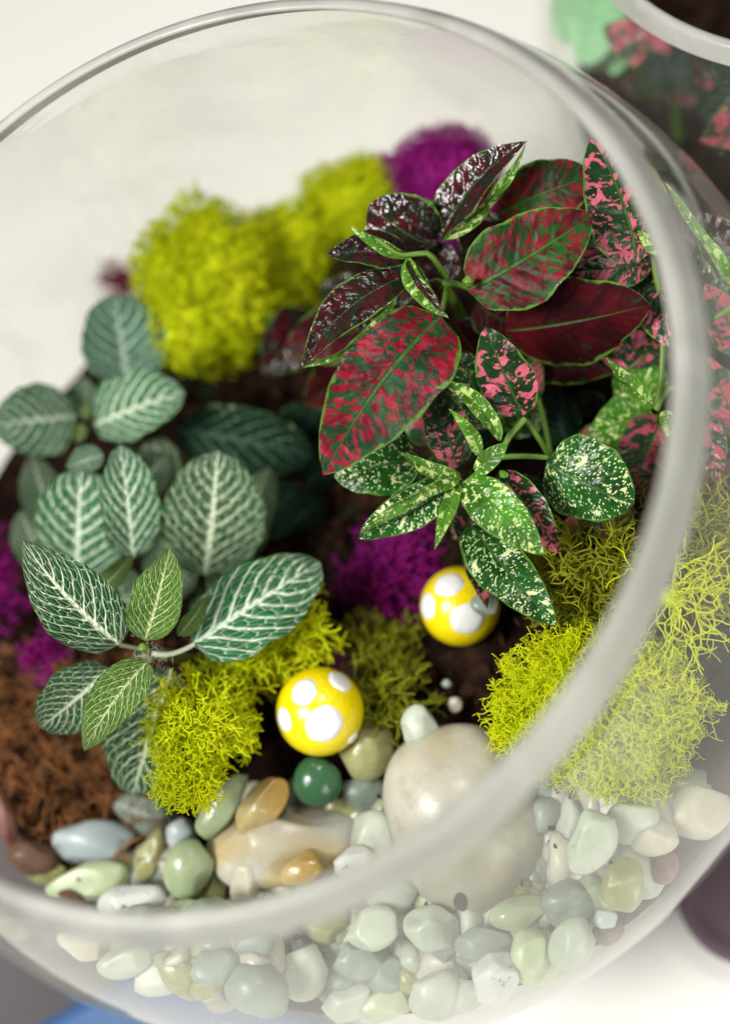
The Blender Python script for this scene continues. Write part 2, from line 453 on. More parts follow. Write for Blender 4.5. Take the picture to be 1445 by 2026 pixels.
# ------------------------------------------------------------------ leaves
def leaf(parent, base, tip, wpx, d, kind, roll=0, arch=.06, fold=.12, bend=0.0, p=.55, q=.75, wav=.02, curl=0.0, tw=0.0, label=None, name='leaf'):
    db, dt = d if isinstance(d, tuple) else (d, d)
    B, T = P(*base, db), P(*tip, dt)
    A = T - B; L = np.linalg.norm(A); t = A / L
    mid = (B + T) / 2; view = unit(CAMP - mid)
    N = unit(view - t * (view @ t)); N = rot(N, t, math.radians(roll)); S = np.cross(t, N)
    hw = wpx * .5 * dep(mid) / KP
    nu, nv = 21, 13
    u = np.linspace(0, 1, nu)[:, None]; v = np.linspace(-1, 1, nv)[None, :]
    if kind in 'rgdbpqwyl': q = q + .14
    else: q = q + .07; wav = wav + .012
    um = p / (p + q)
    f = (np.clip(u, 1e-6, 1) / um) ** p * (np.clip(1 - u, 1e-6, 1) / (1 - um)) ** q
    f = np.maximum(f, .0)
    ph = RNG.uniform(0, 6.28)
    edge = 1 + wav * .7 * np.sin(u * 17 + ph + v * 2)
    asym = 1 + RNG.uniform(-.09, .09) * np.sign(v)
    irr = 1 + .018 * np.sin(u * 31 + ph * 2 + v) + .02 * np.sin(u * 13 - ph + 2 * np.sign(v))
    lat = hw * f * v * edge * asym * irr
    tws = math.radians(tw) * (u - .4)
    hgt = hw * f * (fold * np.abs(v) + curl * v * v) + arch * L * (1 - (2 * u - 1) ** 2) + wav * L * np.sin(u * 11 + ph + np.sign(v) * .8) * v * v * f
    # small puckers between the lateral veins
    hgt = hgt + hw * (.018 if kind in 'rgdbpqwyl' else .05) * f * np.abs(np.sin((u - .25 * np.abs(v)) * 7 * math.pi)) * (1 - v ** 2) * np.minimum(1, np.abs(v) * 4)
    b = bend * L * (1 - (2 * u - 1) ** 2)
    l2 = lat * np.cos(tws) - hgt * np.sin(tws) * .3
    h2_ = hgt + lat * np.sin(tws)
    C = B + A * u[..., None] + (l2 + b)[..., None] * S + h2_[..., None] * N
    th = .00016 * (1 - v ** 2) ** .5 * np.minimum(1, f * 3)
    bot = C - th[..., None] * N
    V = np.concatenate([C.reshape(-1, 3), bot.reshape(-1, 3)])
    n = nu * nv
    Ft = grid_faces(nu, nv); Fb = grid_faces(nu, nv, n)[:, ::-1]
    uv = np.stack(np.broadcast_arrays(u, v * .5 + .5), -1).reshape(-1, 2)
    mm = np.stack(np.broadcast_arrays(u * L * 100, v * f * hw * 100), -1).reshape(-1, 2)
    mt, mb = leaf_m(kind)
    # orient the upper sheet towards +N
    nn = np.cross(C[10, 7] - C[9, 7], C[9, 8] - C[9, 7]) @ N
    if nn < 0: Ft, Fb = Ft[:, ::-1], Fb[:, ::-1]
    o = mesh(name, V, [Ft, Fb], [mt, mb], parent, mi=[0] * len(Ft) + [1] * len(Fb), uvs={'uv': np.concatenate([uv, uv]), 'mm': np.concatenate([mm, mm])})
    if label: o['label'] = label
    return o

def stem(parent, pts, r0, r1, mat=None, name='stem', n=10, sides=7):
    if name == 'petiole': r0, r1 = r0 * .75, r1 * .75
    pts = np.array(pts, float)
    if len(pts) == 3: path = bez(pts[0], pts[1], pts[2], n)
    elif len(pts) == 2: path = np.linspace(pts[0], pts[1], 4)
    else:
        k = np.linspace(0, len(pts) - 1, n); i = np.arange(len(pts))
        path = np.stack([np.interp(k, i, pts[:, j]) for j in range(3)], 1)
    V, F = tubes([(path, np.linspace(r0, r1, len(path)))], sides)
    return mesh(name, V, F, mat or STEM, parent)

def blob(name, parent, c, r, mat, sub=2, sc=(1, 1, 1), amp=.1):
    V, F = ico(sub); V = V * np.array(sc) * (1 + amp * np.sin(V @ np.array([3.1, 2.2, 4.0]) + 1)[:, None]) * r
    return mesh(name, V + c, F, mat, parent)

SOILZ = .084
_dl = from_cam((-1, -.2, 0)); _dl[2] = 0; _dl = unit(_dl)
def soil_z(x, y):
    k = np.clip((x * _dl[0] + y * _dl[1] - .076) / .028, 0, 1)
    return SOILZ + .011 * k
def plant(name, hub, label, cat='plant', soil=None, r=.0013, mat=None, group=None):
    """hub: point where the leaves meet; the stem goes down to the soil"""
    h = np.asarray(hub)
    base = np.array([h[0] * .96, h[1] * .96, SOILZ - .004]) if soil is None else np.asarray(soil)
    root = empty(name, tuple(base), label, cat, group)
    stem(root, [base, (base * .4 + h * .6) + np.array([.002, 0, 0]), h], r * 1.3, r, mat)
    return root

# ---- nerve plants on the left
pl = plant('nerve_plant', P(300, 1288, .252), 'nerve plant in front at left with sharp white veined leaves over the soil', mat=STEMD)
leaf(pl, (238, 1276), (44, 1070), 152, (.250, .243), 'D', roll=-14, arch=.05, fold=.18, bend=-.03, p=.5, q=.78)
leaf(pl, (286, 1268), (336, 1084), 106, (.248, .240), 'Y', roll=10, arch=.04, fold=.22, p=.55, q=.7, label='upright young lime green leaf with pale veins')
leaf(pl, (380, 1276), (634, 1112), 165, (.254, .264), 'M', roll=-8, arch=.07, fold=.10, p=.42, q=.52)
leaf(pl, (292, 1308), (166, 1486), 98, (.246, .238), 'Y', roll=12, arch=.06, fold=.16, bend=.03, p=.5, q=.72, label='young lime green leaf hanging forward')
leaf(pl, (216, 1322), (78, 1440), 130, (.254, .256), 'D', roll=-10, arch=.08, fold=.1, p=.45, q=.55)
leaf(pl, (338, 1322), (262, 1575), 190, (.258, .268), 'D', roll=6, arch=.08, fold=.08, p=.5, q=.55)
leaf(pl, (352, 1258), (410, 1180), 44, .252, 'Y', roll=30, fold=.3)
leaf(pl, (196, 1166), (262, 1098), 46, .262, 'Y', roll=20, fold=.2)
blob('bud', pl, P(283, 1281, .244), .0011, STEM)
stem(pl, [P(300, 1292, .250), P(335, 1304, .251), P(384, 1275, .254)], .0009, .0007, HAIRM, 'petiole')
stem(pl, [P(296, 1288, .250), P(262, 1280, .250), P(236, 1276, .250)], .0008, .0007, STEMD, 'petiole')
hp = []
for i in range(160):
    c = P(300 + RNG.normal() * 18, 1298 + RNG.normal() * 12, .250); dr = unit(RNG.normal(size=3)) * RNG.uniform(.0008, .0018)
    hp.append((np.array([c, c + dr]), [.00006, .00002]))
V, F = tubes(hp, 3); tag(mesh('stem_hair', V, F, HAIRM, pl), kind='stuff')

pl = plant('nerve_plant', P(300, 1120, .285), 'nerve plant in the second row at left with broad silvery green leaves', mat=STEMD)
leaf(pl, (405, 1140), (430, 892), 205, (.280, .272), 'D', roll=4, arch=.05, fold=.10, p=.48, q=.5)
leaf(pl, (152, 1145), (160, 925), 185, (.280, .276), 'M', roll=-12, arch=.07, fold=.10, p=.5, q=.5)
leaf(pl, (262, 1105), (236, 880), 118, (.272, .268), 'M', roll=10, arch=.06, fold=.16, p=.5, q=.55)
leaf(pl, (205, 900), (130, 925), 56, .274, 'M', roll=10)
leaf(pl, (470, 1120), (532, 925), 90, (.285, .29), 'D', roll=-20, p=.5, q=.5)
leaf(pl, (290, 1120), (345, 1000), 90, (.29, .288), 'D', roll=10)
leaf(pl, (250, 1200), (215, 1110), 90, (.285, .28), 'D', roll=10)
leaf(pl, (100, 1040), (60, 900), 90, (.295, .295), 'D', roll=10)
for b_, t_, w_, d_, k_ in [((350, 1190), (318, 1030), 110, .287, 'D'), ((200, 1200), (80, 1120), 100, .284, 'D'), ((420, 1200), (530, 1110), 110, .283, 'D'),
                           ((330, 960), (300, 860), 80, .292, 'D'), ((90, 1130), (40, 1010), 80, .294, 'D'), ((310, 1230), (240, 1180), 80, .272, 'M'),
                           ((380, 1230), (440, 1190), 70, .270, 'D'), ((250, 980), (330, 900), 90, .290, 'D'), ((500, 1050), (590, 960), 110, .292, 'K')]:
    leaf(pl, b_, t_, w_, d_, k_, roll=RNG.uniform(-15, 15), p=.5, q=.55)

pl = plant('nerve_plant', P(168, 832, .300), 'nerve plant at the left edge against the pale glass with four pale leaves', mat=STEMD)
leaf(pl, (252, 765), (222, 582), 168, (.308, .302), 'S', roll=4, arch=.05, fold=.1, p=.5, q=.5, label='grey green leaf standing behind the others')
leaf(pl, (150, 822), (-18, 842), 146, (.298, .292), 'M', roll=6, arch=.05, fold=.14, p=.5, q=.6)
leaf(pl, (186, 842), (366, 776), 132, (.292, .286), 'M', roll=-14, arch=.09, fold=.16, p=.48, q=.5)
leaf(pl, (168, 826), (166, 745), 60, .302, 'M', roll=0)
leaf(pl, (166, 830), (172, 794), 24, .292, 'Y', fold=.3)
leaf(pl, (160, 838), (152, 878), 28, .292, 'Y', fold=.3)
stem(pl, [P(168, 832, .300), P(200, 770, .304), P(250, 765, .308)], .0009, .0008, STEMD, 'petiole')

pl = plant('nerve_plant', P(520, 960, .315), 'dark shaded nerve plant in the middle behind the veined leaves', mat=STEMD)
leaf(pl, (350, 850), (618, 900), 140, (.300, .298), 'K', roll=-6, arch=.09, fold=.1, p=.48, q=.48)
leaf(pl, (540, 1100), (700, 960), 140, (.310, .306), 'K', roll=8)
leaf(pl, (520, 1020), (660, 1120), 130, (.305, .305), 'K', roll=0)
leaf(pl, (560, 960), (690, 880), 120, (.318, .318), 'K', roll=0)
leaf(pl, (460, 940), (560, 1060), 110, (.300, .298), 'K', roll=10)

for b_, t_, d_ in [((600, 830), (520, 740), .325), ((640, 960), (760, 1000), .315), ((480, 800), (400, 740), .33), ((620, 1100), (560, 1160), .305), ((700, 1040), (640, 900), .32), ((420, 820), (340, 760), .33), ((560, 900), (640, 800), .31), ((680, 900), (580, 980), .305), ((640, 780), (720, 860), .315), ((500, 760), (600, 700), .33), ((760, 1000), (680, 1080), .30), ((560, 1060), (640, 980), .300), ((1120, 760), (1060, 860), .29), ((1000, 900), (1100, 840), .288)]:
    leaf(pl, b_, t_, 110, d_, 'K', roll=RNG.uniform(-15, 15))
# ---- crimson polka dot plant
pl = plant('polka_dot_plant', P(880, 570, .258), 'crimson splashed polka dot plant at the top of the planting')
leaf(pl, (872, 625), (640, 940), 205, (.246, .234), 'r', roll=10, arch=.06, fold=.10, bend=.03, p=.45, q=.62, label='big crimson splashed leaf hanging forward')
leaf(pl, (926, 575), (1174, 424), 180, (.246, .238), 'g', roll=-12, arch=.05, fold=.14, bend=.03, p=.5, q=.62)
leaf(pl, (1000, 655), (1288, 602), 195, (.256, .244), 'd', roll=24, arch=.05, fold=-.12, p=.55, q=.62, label='plain dark red leaf with green edge')
leaf(pl, (985, 425), (1178, 345), 140, (.262, .252), 'g', roll=-14, arch=.1, fold=.06, p=.5, q=.5)
leaf(pl, (872, 474), (1044, 278), 96, (.256, .243), 'b', roll=-30, arch=.05, fold=.3, bend=-.07, p=.55, q=.85)
leaf(pl, (876, 478), (1043, 280), 34, (.250, .242), 'l', roll=40, arch=.02, fold=.2, bend=.09, p=.6, q=.9, label='pale lime folded edge')
leaf(pl, (862, 490), (730, 405), 150, (.258, .254), 'b', roll=-18, arch=.14, fold=-.1, p=.5, q=.5)
leaf(pl, (808, 505), (646, 504), 84, (.250, .246), 'b', roll=30, arch=.08, fold=.3, p=.5, q=.7)
leaf(pl, (812, 510), (690, 446), 30, (.246, .243), 'l', roll=-30, arch=.08, fold=.25, p=.6, q=.8, label='lime rolled upper leaf edge')
leaf(pl, (800, 548), (595, 730), 100, (.247, .238), 'b', roll=24, arch=.08, fold=.2, bend=.06, p=.5, q=.85)
leaf(pl, (792, 572), (597, 728), 24, (.243, .236), 'l', roll=-42, arch=.06, fold=.2, bend=-.09, p=.6, q=.8, label='lime rolled lower leaf edge')
leaf(pl, (804, 512), (889, 630), 44, (.242, .236), 'l', roll=20, arch=.06, fold=.5, bend=.06, p=.55, q=.8, label='folded lime new leaf')
leaf(pl, (806, 515), (880, 626), 26, (.241, .2352), 'b', roll=-16, arch=.06, fold=.3, bend=.03, p=.55, q=.8)
leaf(pl, (880, 620), (800, 590), 110, (.262, .262), 'd', roll=0)
leaf(pl, (930, 640), (1010, 720), 130, (.262, .265), 'd', roll=10)
leaf(pl, (960, 400), (905, 330), 90, (.272, .27), 'd', roll=10)
leaf(pl, (1010, 700), (1230, 730), 120, (.268, .262), 'd', roll=-30, fold=-.2)
for (b_, t_, w_, d_, k_) in [((760, 640), (560, 690), 130, .285, 'd'), ((740, 700), (600, 800), 130, .29, 'd'), ((820, 640), (700, 560), 110, .28, 'b'),  # deep leaves take dark kinds: the shade down there is in their colour
                             ((760, 760), (640, 860), 110, .288, 'K'), ((900, 700), (960, 800), 120, .275, 'b'), ((1000, 760), (1120, 800), 120, .28, 'b'),
                             ((620, 620), (520, 740), 120, .305, 'b'), ((1000, 520), (905, 420), 110, .270, 'b'), ((1100, 520), (1200, 440), 110, .262, 'p'), ((1180, 560), (1110, 480), 100, .266, 'q'),
                             ((1050, 640), (1180, 560), 130, .266, 'b'), ((900, 640), (960, 720), 100, .262, 'd'), ((780, 600), (690, 640), 110, .262, 'b'), ((830, 560), (740, 560), 90, .262, 'b'),
                             ((850, 480), (790, 390), 110, .266, 'b'), ((940, 600), (1040, 660), 100, .258, 'd'), ((890, 560), (840, 470), 80, .262, 'b'), ((920, 500), (980, 440), 90, .262, 'd'), ((1120, 800), (1200, 860), 110, .282, 'b'), ((700, 600), (640, 560), 90, .29, 'b')]:
    leaf(pl, b_, t_, w_, d_, k_, roll=RNG.uniform(-15, 15))
stem(pl, [P(884, 548, .250), P(850, 500, .244), P(790, 506, .243), P(742, 470, .243)], .0010, .0006, STEM, 'petiole', 12)
stem(pl, [P(880, 560, .252), P(905, 560, .250), P(932, 572, .246)], .0011, .0008, STEM, 'petiole')
stem(pl, [P(884, 570, .254), P(880, 600, .25), P(872, 625, .246)], .0009, .0007, STEM, 'petiole')
blob('bud', pl, P(927, 556, .242), .0012, STEM)

# ---- white splashed polka dot plant in front of it
pl = plant('polka_dot_plant', P(940, 935, .250), 'cream splashed polka dot plant in the middle with small leaves around a lime stem')
leaf(pl, (1036, 822), (960, 646), 112, (.246, .238), 'p', roll=-8, arch=.07, fold=.12, p=.5, q=.62, label='pink splashed upright oval leaf')
leaf(pl, (965, 850), (912, 690), 105, (.256, .254), 'w', roll=10, arch=.06)
leaf(pl, (906, 926), (848, 762), 92, (.250, .247), 'p', roll=10, arch=.06, p=.5, q=.5)
leaf(pl, (992, 873), (856, 746), 40, (.244, .238), 'l', roll=20, arch=.05, fold=.5, bend=.09, p=.6, q=.9, label='narrow lime folded leaf')
leaf(pl, (950, 902), (888, 808), 30, (.244, .240), 'l', roll=-20, arch=.05, fold=.5, bend=.12, p=.6, q=.9)
leaf(pl, (830, 905), (662, 944), 128, (.252, .252), 'w', roll=6, arch=.07, p=.5, q=.55)
leaf(pl, (918, 950), (709, 1066), 88, (.244, .238), 'w', roll=20, arch=.09, fold=.15, bend=-.05, p=.55, q=.55)
leaf(pl, (912, 948), (712, 1056), 30, (.241, .2355), 'l', roll=-30, arch=.09, fold=.2, bend=.11, p=.55, q=.6)
leaf(pl, (907, 954), (860, 1088), 34, (.242, .234), 'l', roll=0, arch=.04, fold=.5, p=.6, q=.9)
leaf(pl, (912, 949), (789, 893), 34, (.243, .238), 'l', roll=10, arch=.04, fold=.5, bend=-.05, p=.6, q=.9)
leaf(pl, (922, 948), (1077, 1099), 96, (.242, .234), 'y', roll=-10, arch=.06, fold=.16, p=.5, q=.68, label='cream speckled lime leaf lying on top')
leaf(pl, (988, 934), (1107, 1094), 84, (.246, .241), 'p', roll=18, arch=.05, fold=.14, bend=-.04, p=.5, q=.62)
leaf(pl, (930, 1035), (1102, 1238), 112, (.250, .239), 'w', roll=-10, arch=.06, fold=.12, bend=.03, p=.45, q=.66)
leaf(pl, (915, 985), (965, 1205), 72, (.254, .252), 'p', roll=-30, arch=.05, bend=.04)
leaf(pl, (1082, 915), (1256, 998), 168, (.248, .242), 'w', roll=14, arch=.11, fold=-.10, p=.42, q=.5, label='rounded cream splashed leaf')
leaf(pl, (1255, 1012), (1110, 1048), 92, (.260, .262), 'q', roll=10)
leaf(pl, (942, 936), (1004, 878), 40, (.241, .238), 'l', roll=-10, arch=.06, fold=.3, p=.5, q=.55)
leaf(pl, (1000, 932), (992, 945), 20, .241, 'l')
leaf(pl, (880, 1000), (840, 900), 90, (.262, .262), 'w', roll=10)
for b_, t_, w_, d_, k_ in [((1060, 860), (1000, 760), 90, .268, 'w'), ((1120, 880), (1090, 770), 90, .272, 'K'), ((820, 960), (730, 900), 90, .262, 'w'), ((850, 980), (760, 1025), 90, .260, 'w'),
                           ((1000, 1000), (1060, 1060), 80, .258, 'q'), ((960, 1010), (895, 1065), 80, .262, 'p'), ((1150, 900), (1235, 850), 90, .268, 'q'), ((880, 860), (800, 800), 90, .264, 'q'),
                           ((1000, 960), (1090, 1010), 90, .262, 'K'), ((900, 900), (960, 820), 90, .264, 'K')]:
    leaf(pl, b_, t_, w_, d_, k_, roll=RNG.uniform(-15, 15))
leaf(pl, (1030, 800), (1060, 700), 70, (.262, .26), 'q', roll=20)
stem(pl, [P(1040, 828, .247), P(1010, 860, .247), P(985, 905, .248), P(930, 950, .244)], .0010, .0010, STEM, 'petiole', 12)
stem(pl, [P(1042, 832, .25), P(1080, 880, .252), P(1100, 930, .254)], .0009, .0009, STEM, 'petiole')
stem(pl, [P(985, 905, .248), P(1035, 900, .249), P(1085, 905, .248)], .0009, .0008, STEM, 'petiole')
stem(pl, [P(1060, 770, .262), P(1080, 830, .262), P(1090, 900, .265)], .0008, .0008, STEM, 'petiole')

# ---- pink polka dot plant along the right edge
pl = plant('polka_dot_plant', P(1300, 810, .256), 'pink splashed polka dot plant pressed against the right side of the glass')
leaf(pl, (1262, 520), (1171, 272), 165, (.247, .240), 'p', roll=16, arch=.04, fold=.1, bend=.04, p=.5, q=.62, label='tall pink splashed leaf rising to the rim')
leaf(pl, (1296, 515), (1104, 540), 76, (.250, .249), 'p', roll=-14, arch=.08)
leaf(pl, (1300, 525), (1330, 690), 130, (.254, .250), 'p', roll=14, arch=.06)
leaf(pl, (1200, 520), (1300, 600), 100, (.258, .257), 'p', roll=14)
leaf(pl, (1335, 700), (1160, 668), 84, (.262, .260), 'p', roll=-24, arch=.08, label='glossy magenta pink leaf low by the rim')
leaf(pl, (1305, 802), (1215, 716), 110, (.265, .264), 'y', roll=6)
leaf(pl, (1300, 805), (1162, 862), 116, (.264, .262), 'y', roll=-10, arch=.06)
leaf(pl, (1296, 806), (1200, 707), 36, (.250, .244), 'l', roll=20, arch=.04, fold=.4, bend=-.04, p=.6, q=.9)
leaf(pl, (1312, 822), (1238, 985), 130, (.260, .257), 'q', roll=-10, arch=.06)
leaf(pl, (1316, 812), (1334, 880), 30, (.25, .246), 'l', fold=.4)
for b_, t_, w_, d_, k_ in [((1180, 700), (1295, 640), 110, .262, 'p'), ((1230, 640), (1330, 560), 100, .262, 'p'), ((1300, 460), (1235, 330), 100, .258, 'p'), ((1330, 620), (1290, 720), 90, .264, 'b'),
                           ((1340, 760), (1260, 720), 90, .268, 'K'), ((1330, 900), (1240, 930), 100, .268, 'q'), ((1340, 400), (1290, 340), 80, .258, 'b'), ((1420, 640), (1360, 500), 90, .258, 'b'), ((1440, 960), (1370, 860), 90, .262, 'q'), ((1235, 520), (1140, 340), 140, .272, 'd'), ((1300, 480), (1215, 350), 120, .268, 'b'), ((1490, 640), (1350, 440), 120, .262, 'b'), ((1500, 560), (1400, 480), 90, .255, 'p')]:
    leaf(pl, b_, t_, w_, d_, k_, roll=RNG.uniform(-15, 15))
leaf(pl, (1320, 500), (1262, 455), 34, (.246, .243), 'l', roll=-20, fold=.3)
leaf(pl, (1475, 590), (1317, 360), 28, (.244, .240), 'l', roll=30, arch=.04, fold=.3, bend=-.03, label='pale leaf seen through the glass outside the rim')
leaf(pl, (1480, 560), (1380, 420), 100, (.25, .248), 'b', roll=10, arch=.04)
leaf(pl, (1480, 700), (1395, 560), 90, (.255, .25), 'q', roll=-10)
leaf(pl, (1470, 860), (1390, 700), 80, (.255, .25), 'q', roll=10)
leaf(pl, (1400, 820), (1425, 960), 60, (.25, .25), 'q', roll=10, fold=.3)
stem(pl, [P(1300, 810, .256), P(1330, 650, .256), P(1290, 510, .25)], .001, .0009, STEM, 'petiole')
stem(pl, [P(1300, 810, .256), P(1320, 760, .254), P(1340, 770, .252)], .001, .0009, STEM, 'petiole')
stem(pl, [P(1330, 650, .256), P(1400, 650, .256), P(1475, 590, .246)], .001, .0009, STEM, 'petiole')

# ------------------------------------------------------------------ reindeer moss
def moss(px, py, d, rx, ry, mat, label, group=None, n=230, thick=1.0, rz=None, levels=3, seglen=.0022, core=.72, squash=1.0, curl=.38):
    c = P(px, py, d); s = d / KP
    ax = from_cam((1, 0, 0)); ay = from_cam((0, 1, 0)); az = from_cam((0, 0, 1))
    B = np.stack([ax * rx * s, ay * ry * s, az * (rz if rz else min(rx, ry)) * s * squash])
    paths = []
    rm = min(rx, ry) * s
    lump = RNG.normal(size=(12, 3)); lump /= np.linalg.norm(lump, axis=1)[:, None]
    def rad(v): return .80 + .27 * max(0.0, float(np.max(lump @ v))) ** 6
    th = .00033 * thick
    def grow(p, dr, lv, r):
        pts = [p]; q = p.copy()
        for _ in range(3):
            dr = unit(dr + RNG.normal(size=3) * curl); q = q + dr * seglen * RNG.uniform(.25, .45) * (1.0 if lv else .8); pts.append(q)
        paths.append((np.array(pts), np.linspace(r, r * .82, 4)))
        if lv > 0:
            ax_ = unit(np.cross(dr, RNG.normal(size=3)))
            for sg in (-1, 1):
                if RNG.random() < .93:
                    grow(q, rot(dr, ax_, sg * RNG.uniform(.35, .8)), lv - 1, r * .84)
    for i in range(n):
        v = unit(RNG.normal(size=3))
        if v[2] < -.35 and RNG.random() < .85: v[2] *= -1         # mostly the camera side and flanks
        p = c + (v * rad(v) * RNG.uniform(core * .92, core * 1.12)) @ B
        nrm = unit(v @ np.linalg.inv(B).T * rm)
        grow(p, unit(nrm + RNG.normal(size=3) * .45), levels, th)
    V, F = tubes(paths, 4)
    Vs, Fs = ico(3)
    bump = 1 + .10 * np.sin(Vs @ np.array([9, 4, 7.])) * np.sin(Vs @ np.array([-5, 8, 3.]))
    core_v = c + (Vs * (np.array([rad(v) for v in Vs]) * core * .93 * bump)[:, None]) @ B
    F3 = Fs + len(V)
    o = mesh('moss_clump', np.concatenate([V, core_v]), [F, F3], mat, origin=c)
    return tag(o, label, 'moss', group)

GM = 'reindeer moss clumps in the big bowl'
moss(1185, 1405, .247, 205, 165, MO_Y, 'big lime moss ball crossed by the rim at lower right', GM, n=1250, levels=3, seglen=.0018, thick=.55, curl=.55, core=.86)
moss(1175, 1150, .256, 120, 95, MO_O, 'olive lime moss under the rounded cream leaf at right', GM, n=150, levels=3, seglen=.0034, core=.6)
moss(400, 1430, .258, 95, 90, MO_Y, 'feathery lime moss tuft beside the front nerve plant', GM, n=210, levels=3, seglen=.0026, thick=.85, core=.6)
moss(372, 1545, .250, 58, 38, MO_Y, 'small bright lime moss tip touching the pebbles', GM, n=110, levels=3, seglen=.0020, thick=.75, core=.5)
moss(560, 1245, .272, 85, 65, MO_Y, 'lime moss behind the right nerve leaf near the first mushroom', GM, n=110, levels=3, seglen=.003, core=.6)
moss(480, 1305, .270, 55, 45, MO_Y, 'narrow lime moss strip under the right nerve leaf', GM, n=60, levels=3, seglen=.003, core=.55)
moss(405, 575, .318, 135, 165, MO_Y, 'tall bright lime moss mound at the back left', GM, n=1500, levels=2, seglen=.0012, core=1.0, thick=.8)
moss(560, 530, .330, 110, 120, MO_Y, 'lime moss mound at the back between bright mound and red plant', GM, n=1000, levels=2, seglen=.0012, core=1.0, thick=.8)
moss(710, 420, .330, 110, 95, MO_Y, 'lime moss mound farthest back behind the red plant', GM, n=1000, levels=2, seglen=.0012, core=1.0, thick=.8)
moss(880, 350, .318, 105, 88, MO_P, 'purple moss at the very back above the crimson leaves', GM, n=900, levels=2, seglen=.0013, core=.96, thick=.8)
moss(925, 410, .300, 80, 70, MO_P, 'purple moss showing between the crimson leaves', GM, n=170, levels=2, seglen=.003, core=.8)
moss(800, 1150, .292, 90, 102, MO_P, 'purple moss in the middle behind the far mushroom', GM, n=240, squash=.7, levels=3, seglen=.003, core=.75)
moss(-12, 1140, .300, 32, 85, MO_P, 'purple moss at the left edge of the picture', GM, n=110, levels=2, seglen=.003, core=.8)
moss(88, 1290, .285, 18, 26, MO_P, 'tiny purple moss tuft below the left nerve leaf', GM, n=40, levels=2, seglen=.0025, core=.6)
moss(690, 1340, .282, 60, 40, MO_P, 'dark purple moss scrap right of the near mushroom', GM, n=50, levels=2, seglen=.003, core=.6)
moss(760, 1395, .272, 70, 55, MO_O, 'olive moss strands between the near mushroom and the boulder', GM, n=60, levels=3, seglen=.0036, core=.4)
moss(760, 1300, .282, 120, 55, MO_O, 'olive moss strands on the soil between both mushrooms', GM, n=70, levels=3, seglen=.0034, core=.4)
moss(1330, 1180, .242, 110, 90, MO_Y, 'loose pale lime moss strands behind the glass right of the rim', GM, n=24, levels=3, seglen=.0046, core=.3, thick=.75)
moss(1440, 1080, .250, 70, 120, MO_O, 'olive brown moss at the right picture edge behind glass', GM, n=110, levels=3, seglen=.0034, core=.7)
moss(1330, 1000, .270, 140, 150, m_moss('brown_moss', (.16, .10, .03), (.26, .19, .05)), 'brown dry moss behind the glass below the pink plant', GM, n=130, levels=3, seglen=.0036, core=.75)
moss(245, 560, .335, 30, 30, m_moss('rose_moss', (.30, .05, .10), (.36, .08, .14)), 'small rose pink tuft at the far left back', GM, n=40, levels=2, seglen=.0025, core=.7)

# ------------------------------------------------------------------ soil and fibres
g = NT('dark_soil'); o_ = g.obj()
sn_ = g.noise(o_, 180, 5, .65)[0]
soil_m = g.done(g.pbsdf(g.mix(g.step(sn_, .35, .68), (.006, .0035, .003), (.030, .014, .008)), .95, g.bump(g.noise(o_, 500, 4)[0], .8, .002), Specular_IOR_Level=.06))
nr, na = 70, 160
rr = np.linspace(0, 1, nr)[:, None]; th = np.linspace(0, 2 * math.pi, na, endpoint=False)[None, :]
rmax = math.sqrt((R - .0028) ** 2 - (SOILZ - ZC) ** 2)
re_ = np.full(na, rmax)
for _ in range(6):
    re_ = np.sqrt((R - .0028) ** 2 - (soil_z(re_ * np.cos(th[0]), re_ * np.sin(th[0])) - ZC) ** 2)
X = rr * re_ * np.cos(th); Y = rr * re_ * np.sin(th)
Z = soil_z(X, Y) + (.0022 * np.sin(X * 160 + 1) * np.cos(Y * 140) + .0012 * np.sin(X * 420 + Y * 300)) * (rr < .97) + RNG.normal(size=X.shape) * .0007 * (rr < .97)
Vt = np.stack([X, Y, Z], -1).reshape(-1, 3)
lowp = []
ze_ = soil_z(re_ * np.cos(th[0]), re_ * np.sin(th[0]))
for k in range(1, 9):
    z = ze_ - (ze_ - .012) * k / 8
    rz_ = np.sqrt((R - .0028) ** 2 - (z - ZC) ** 2)
    lowp.append(np.stack([rz_ * np.cos(th[0]), rz_ * np.sin(th[0]), z], 1))
Vt = np.concatenate([Vt] + lowp)
tag(mesh('soil', Vt, grid_faces(nr + 8, na, 0, True), soil_m), kind='structure')

chv, chf, off = [], [], 0
Vs, Fs = ico(1)
for i in range(260):
    px, py = RNG.uniform(-60, 330), RNG.uniform(1280, 1790)
    p = Pz(px, py, SOILZ)
    for _ in range(4): p = Pz(px, py, soil_z(p[0], p[1]) + .002)
    if np.hypot(*p[:2]) > rmax - .006: continue
    Q = np.linalg.qr(RNG.normal(size=(3, 3)))[0]
    chv.append(p + (Vs * (1 + RNG.normal(size=(len(Vs), 1)) * .25) * np.array([2.2, .8, .35]) * RNG.uniform(.0007, .0021)) @ Q); chf.append(Fs + off); off += len(Vs)
tag(mesh('bark_chips', np.concatenate(chv), [np.concatenate(chf)], m_plain('bark_chip', (.17, .085, .045), .85, .8, 120, Specular_IOR_Level=.15), smooth=False), kind='stuff')
FIBM = m_plain('coconut_fibre_brown', (.28, .115, .042), .85, .6, 160, Specular_IOR_Level=.15)
fp = []
